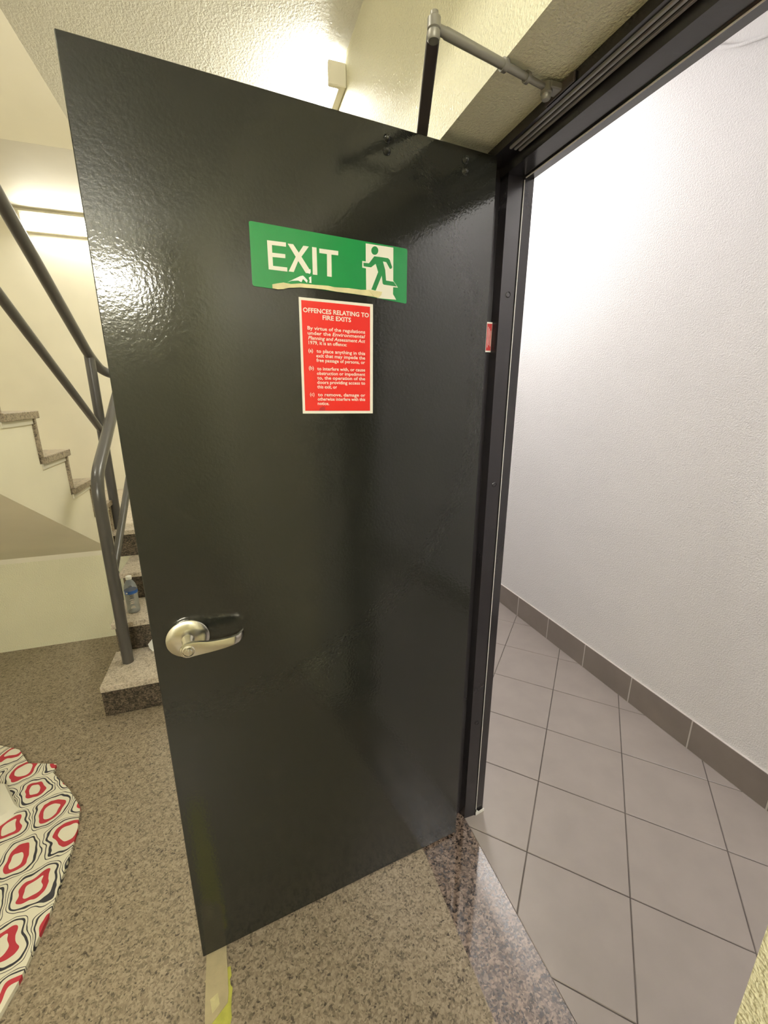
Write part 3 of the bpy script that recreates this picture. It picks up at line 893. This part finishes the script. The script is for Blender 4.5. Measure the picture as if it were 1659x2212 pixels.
# tape stuck to the floor by the door's free corner
ft = thing('floor_tape', (-0.79, -0.30, 0.0), label='beige tape strip with torn yellow edge stuck on granite floor under the door', cat='tape')
bm = bmesh.new()
random.seed(3)
right = []
yy = -0.130
while yy > -0.62:
    right.append((-0.7585 + random.uniform(-0.004, 0.003), yy))
    yy -= random.uniform(0.006, 0.014)
pts = [(-0.812, -0.13)] + right + [(-0.812, -0.62)]
obj('yellow_layer', prism([(x, y, 0.0004) for x, y in pts], (0, 0, 0.0008)), 'tape_yellow', ft)
obj('beige_layer', prism([(-0.828, 0.06, 0.0014), (-0.776, 0.06, 0.0014), (-0.772, -0.09, 0.0014), (-0.7655, -0.185, 0.0014), (-0.767, -0.205, 0.0014), (-0.803, -0.232, 0.0014), (-0.820, -0.25, 0.0014), (-0.823, -0.17, 0.0014)], (0, 0, 0.0022)), 'tape_beige', ft)
obj('crease', prism([(-0.826, -0.142, 0.0034), (-0.7705, -0.118, 0.0034), (-0.7705, -0.122, 0.0034), (-0.826, -0.146, 0.0034)], (0, 0, 0.0007)), 'tape_beige', ft)
obj('pale_patch', prism([(-0.8105, -0.186, 0.0034), (-0.792, -0.178, 0.0034), (-0.7865, -0.202, 0.0034), (-0.804, -0.215, 0.0034)], (0, 0, 0.0010)), 'tape_pale', ft)

# printed cloth lying on the landing
outline = [(0, 1608), (42, 1619), (62, 1650), (122, 1649), (114, 1668), (150, 1705), (173, 1742), (167, 1790), (150, 1850), (116, 1950), (80, 2032), (45, 2110), (0, 2190)]
zc = 0.016
op = [px_plane(u, v, Vector((0, 0, 1)), zc) for u, v in outline]
op = [Vector((p.x, p.y)) for p in op]
op += [Vector((-1.36, -0.25)), Vector((-1.55, -0.32)), Vector((-1.95, -0.18)), Vector((-2.25, 0.15)), Vector((-2.30, 0.75)), Vector((-2.05, 1.02)), Vector((-1.86, 0.98))]
def inside(p):
    r = False
    for i in range(len(op)):
        a, b = op[i], op[(i + 1) % len(op)]
        if (a.y > p.y) != (b.y > p.y) and p.x < (b.x - a.x) * (p.y - a.y) / (b.y - a.y) + a.x:
            r = not r
    return r
from mathutils import noise as mn, geometry as mg
def cz_(x, y):
    return zc + 0.007 * mn.noise(Vector((x * 6, y * 6, 1.3))) + 0.004 * mn.noise(Vector((x * 17, y * 11, 4.1)))
dens = []
for i in range(len(op)):
    a, b = op[i], op[(i + 1) % len(op)]
    n = max(1, int((b - a).length / 0.02))
    for k in range(n): dens.append(a + (b - a) * (k / n))
nb = len(dens)
pin = [Vector((-2.35 + 0.022 * i, -0.35 + 0.022 * j)) for i in range(52) for j in range(66)]
pin = [p for p in pin if inside(p) and min((p - q).length for q in dens) > 0.011]
res = mg.delaunay_2d_cdt(dens + pin, [(i, (i + 1) % nb) for i in range(nb)], [], 1, 1e-5)
bm = bmesh.new()
tv_ = [bm.verts.new((v.x, v.y, cz_(v.x, v.y))) for v in res[0]]
for f in res[2]:
    try: bm.faces.new([tv_[i] for i in f])
    except ValueError: pass
be = [e for e in bm.edges if len(e.link_faces) == 1]
ext = bmesh.ops.extrude_edge_only(bm, edges=be)
for v in [g for g in ext['geom'] if isinstance(g, bmesh.types.BMVert)]:
    v.co.z = 0.0008
cloth = thing('printed_cloth', (-1.75, 0.35, 0.0), label='off-white cloth printed with red and black rings lying on granite floor', cat='cloth')
obj('sheet', bm, 'cloth', cloth, smooth=True)
# a turned-over fold on top
bm = bmesh.new()
fo = [px_plane(u, v, Vector((0, 0, 1)), 0.03) for u, v in ((-80, 1700), (-20, 1690), (14, 1688), (40, 1740), (22, 1762), (-30, 1790), (-90, 1800))]
c0 = sum(fo, Vector((0, 0, 0))) / len(fo)
cv = bm.verts.new(c0 + Vector((0, 0, 0.022)))
ring0 = [bm.verts.new((p.x, p.y, 0.014)) for p in fo]
ring1 = [bm.verts.new((c0.x + (p.x - c0.x) * 0.85, c0.y + (p.y - c0.y) * 0.85, 0.036)) for p in fo]
for i in range(len(fo)):
    j = (i + 1) % len(fo)
    bm.faces.new((ring0[i], ring0[j], ring1[j], ring1[i]))
    bm.faces.new((ring1[i], ring1[j], cv))
obj('fold', bm, 'sign_white', cloth, smooth=True)

# thin white tube curving across the top of the corridor wall
cw = [px_plane(u, v, Vector((1, 0, 0)), XC + 0.002) for u, v in ((1500, 72), (1520, 92), (1545, 101), (1580, 101), (1615, 92), (1659, 74), (1710, 55), (1790, 40))]
obj('wall_curve_tube', tube(arc_path(cw, 0.05, 4), 0.006, 10), 'white_wall', label='thin white tube curving across top of corridor wall', cat='cable', smooth=True)
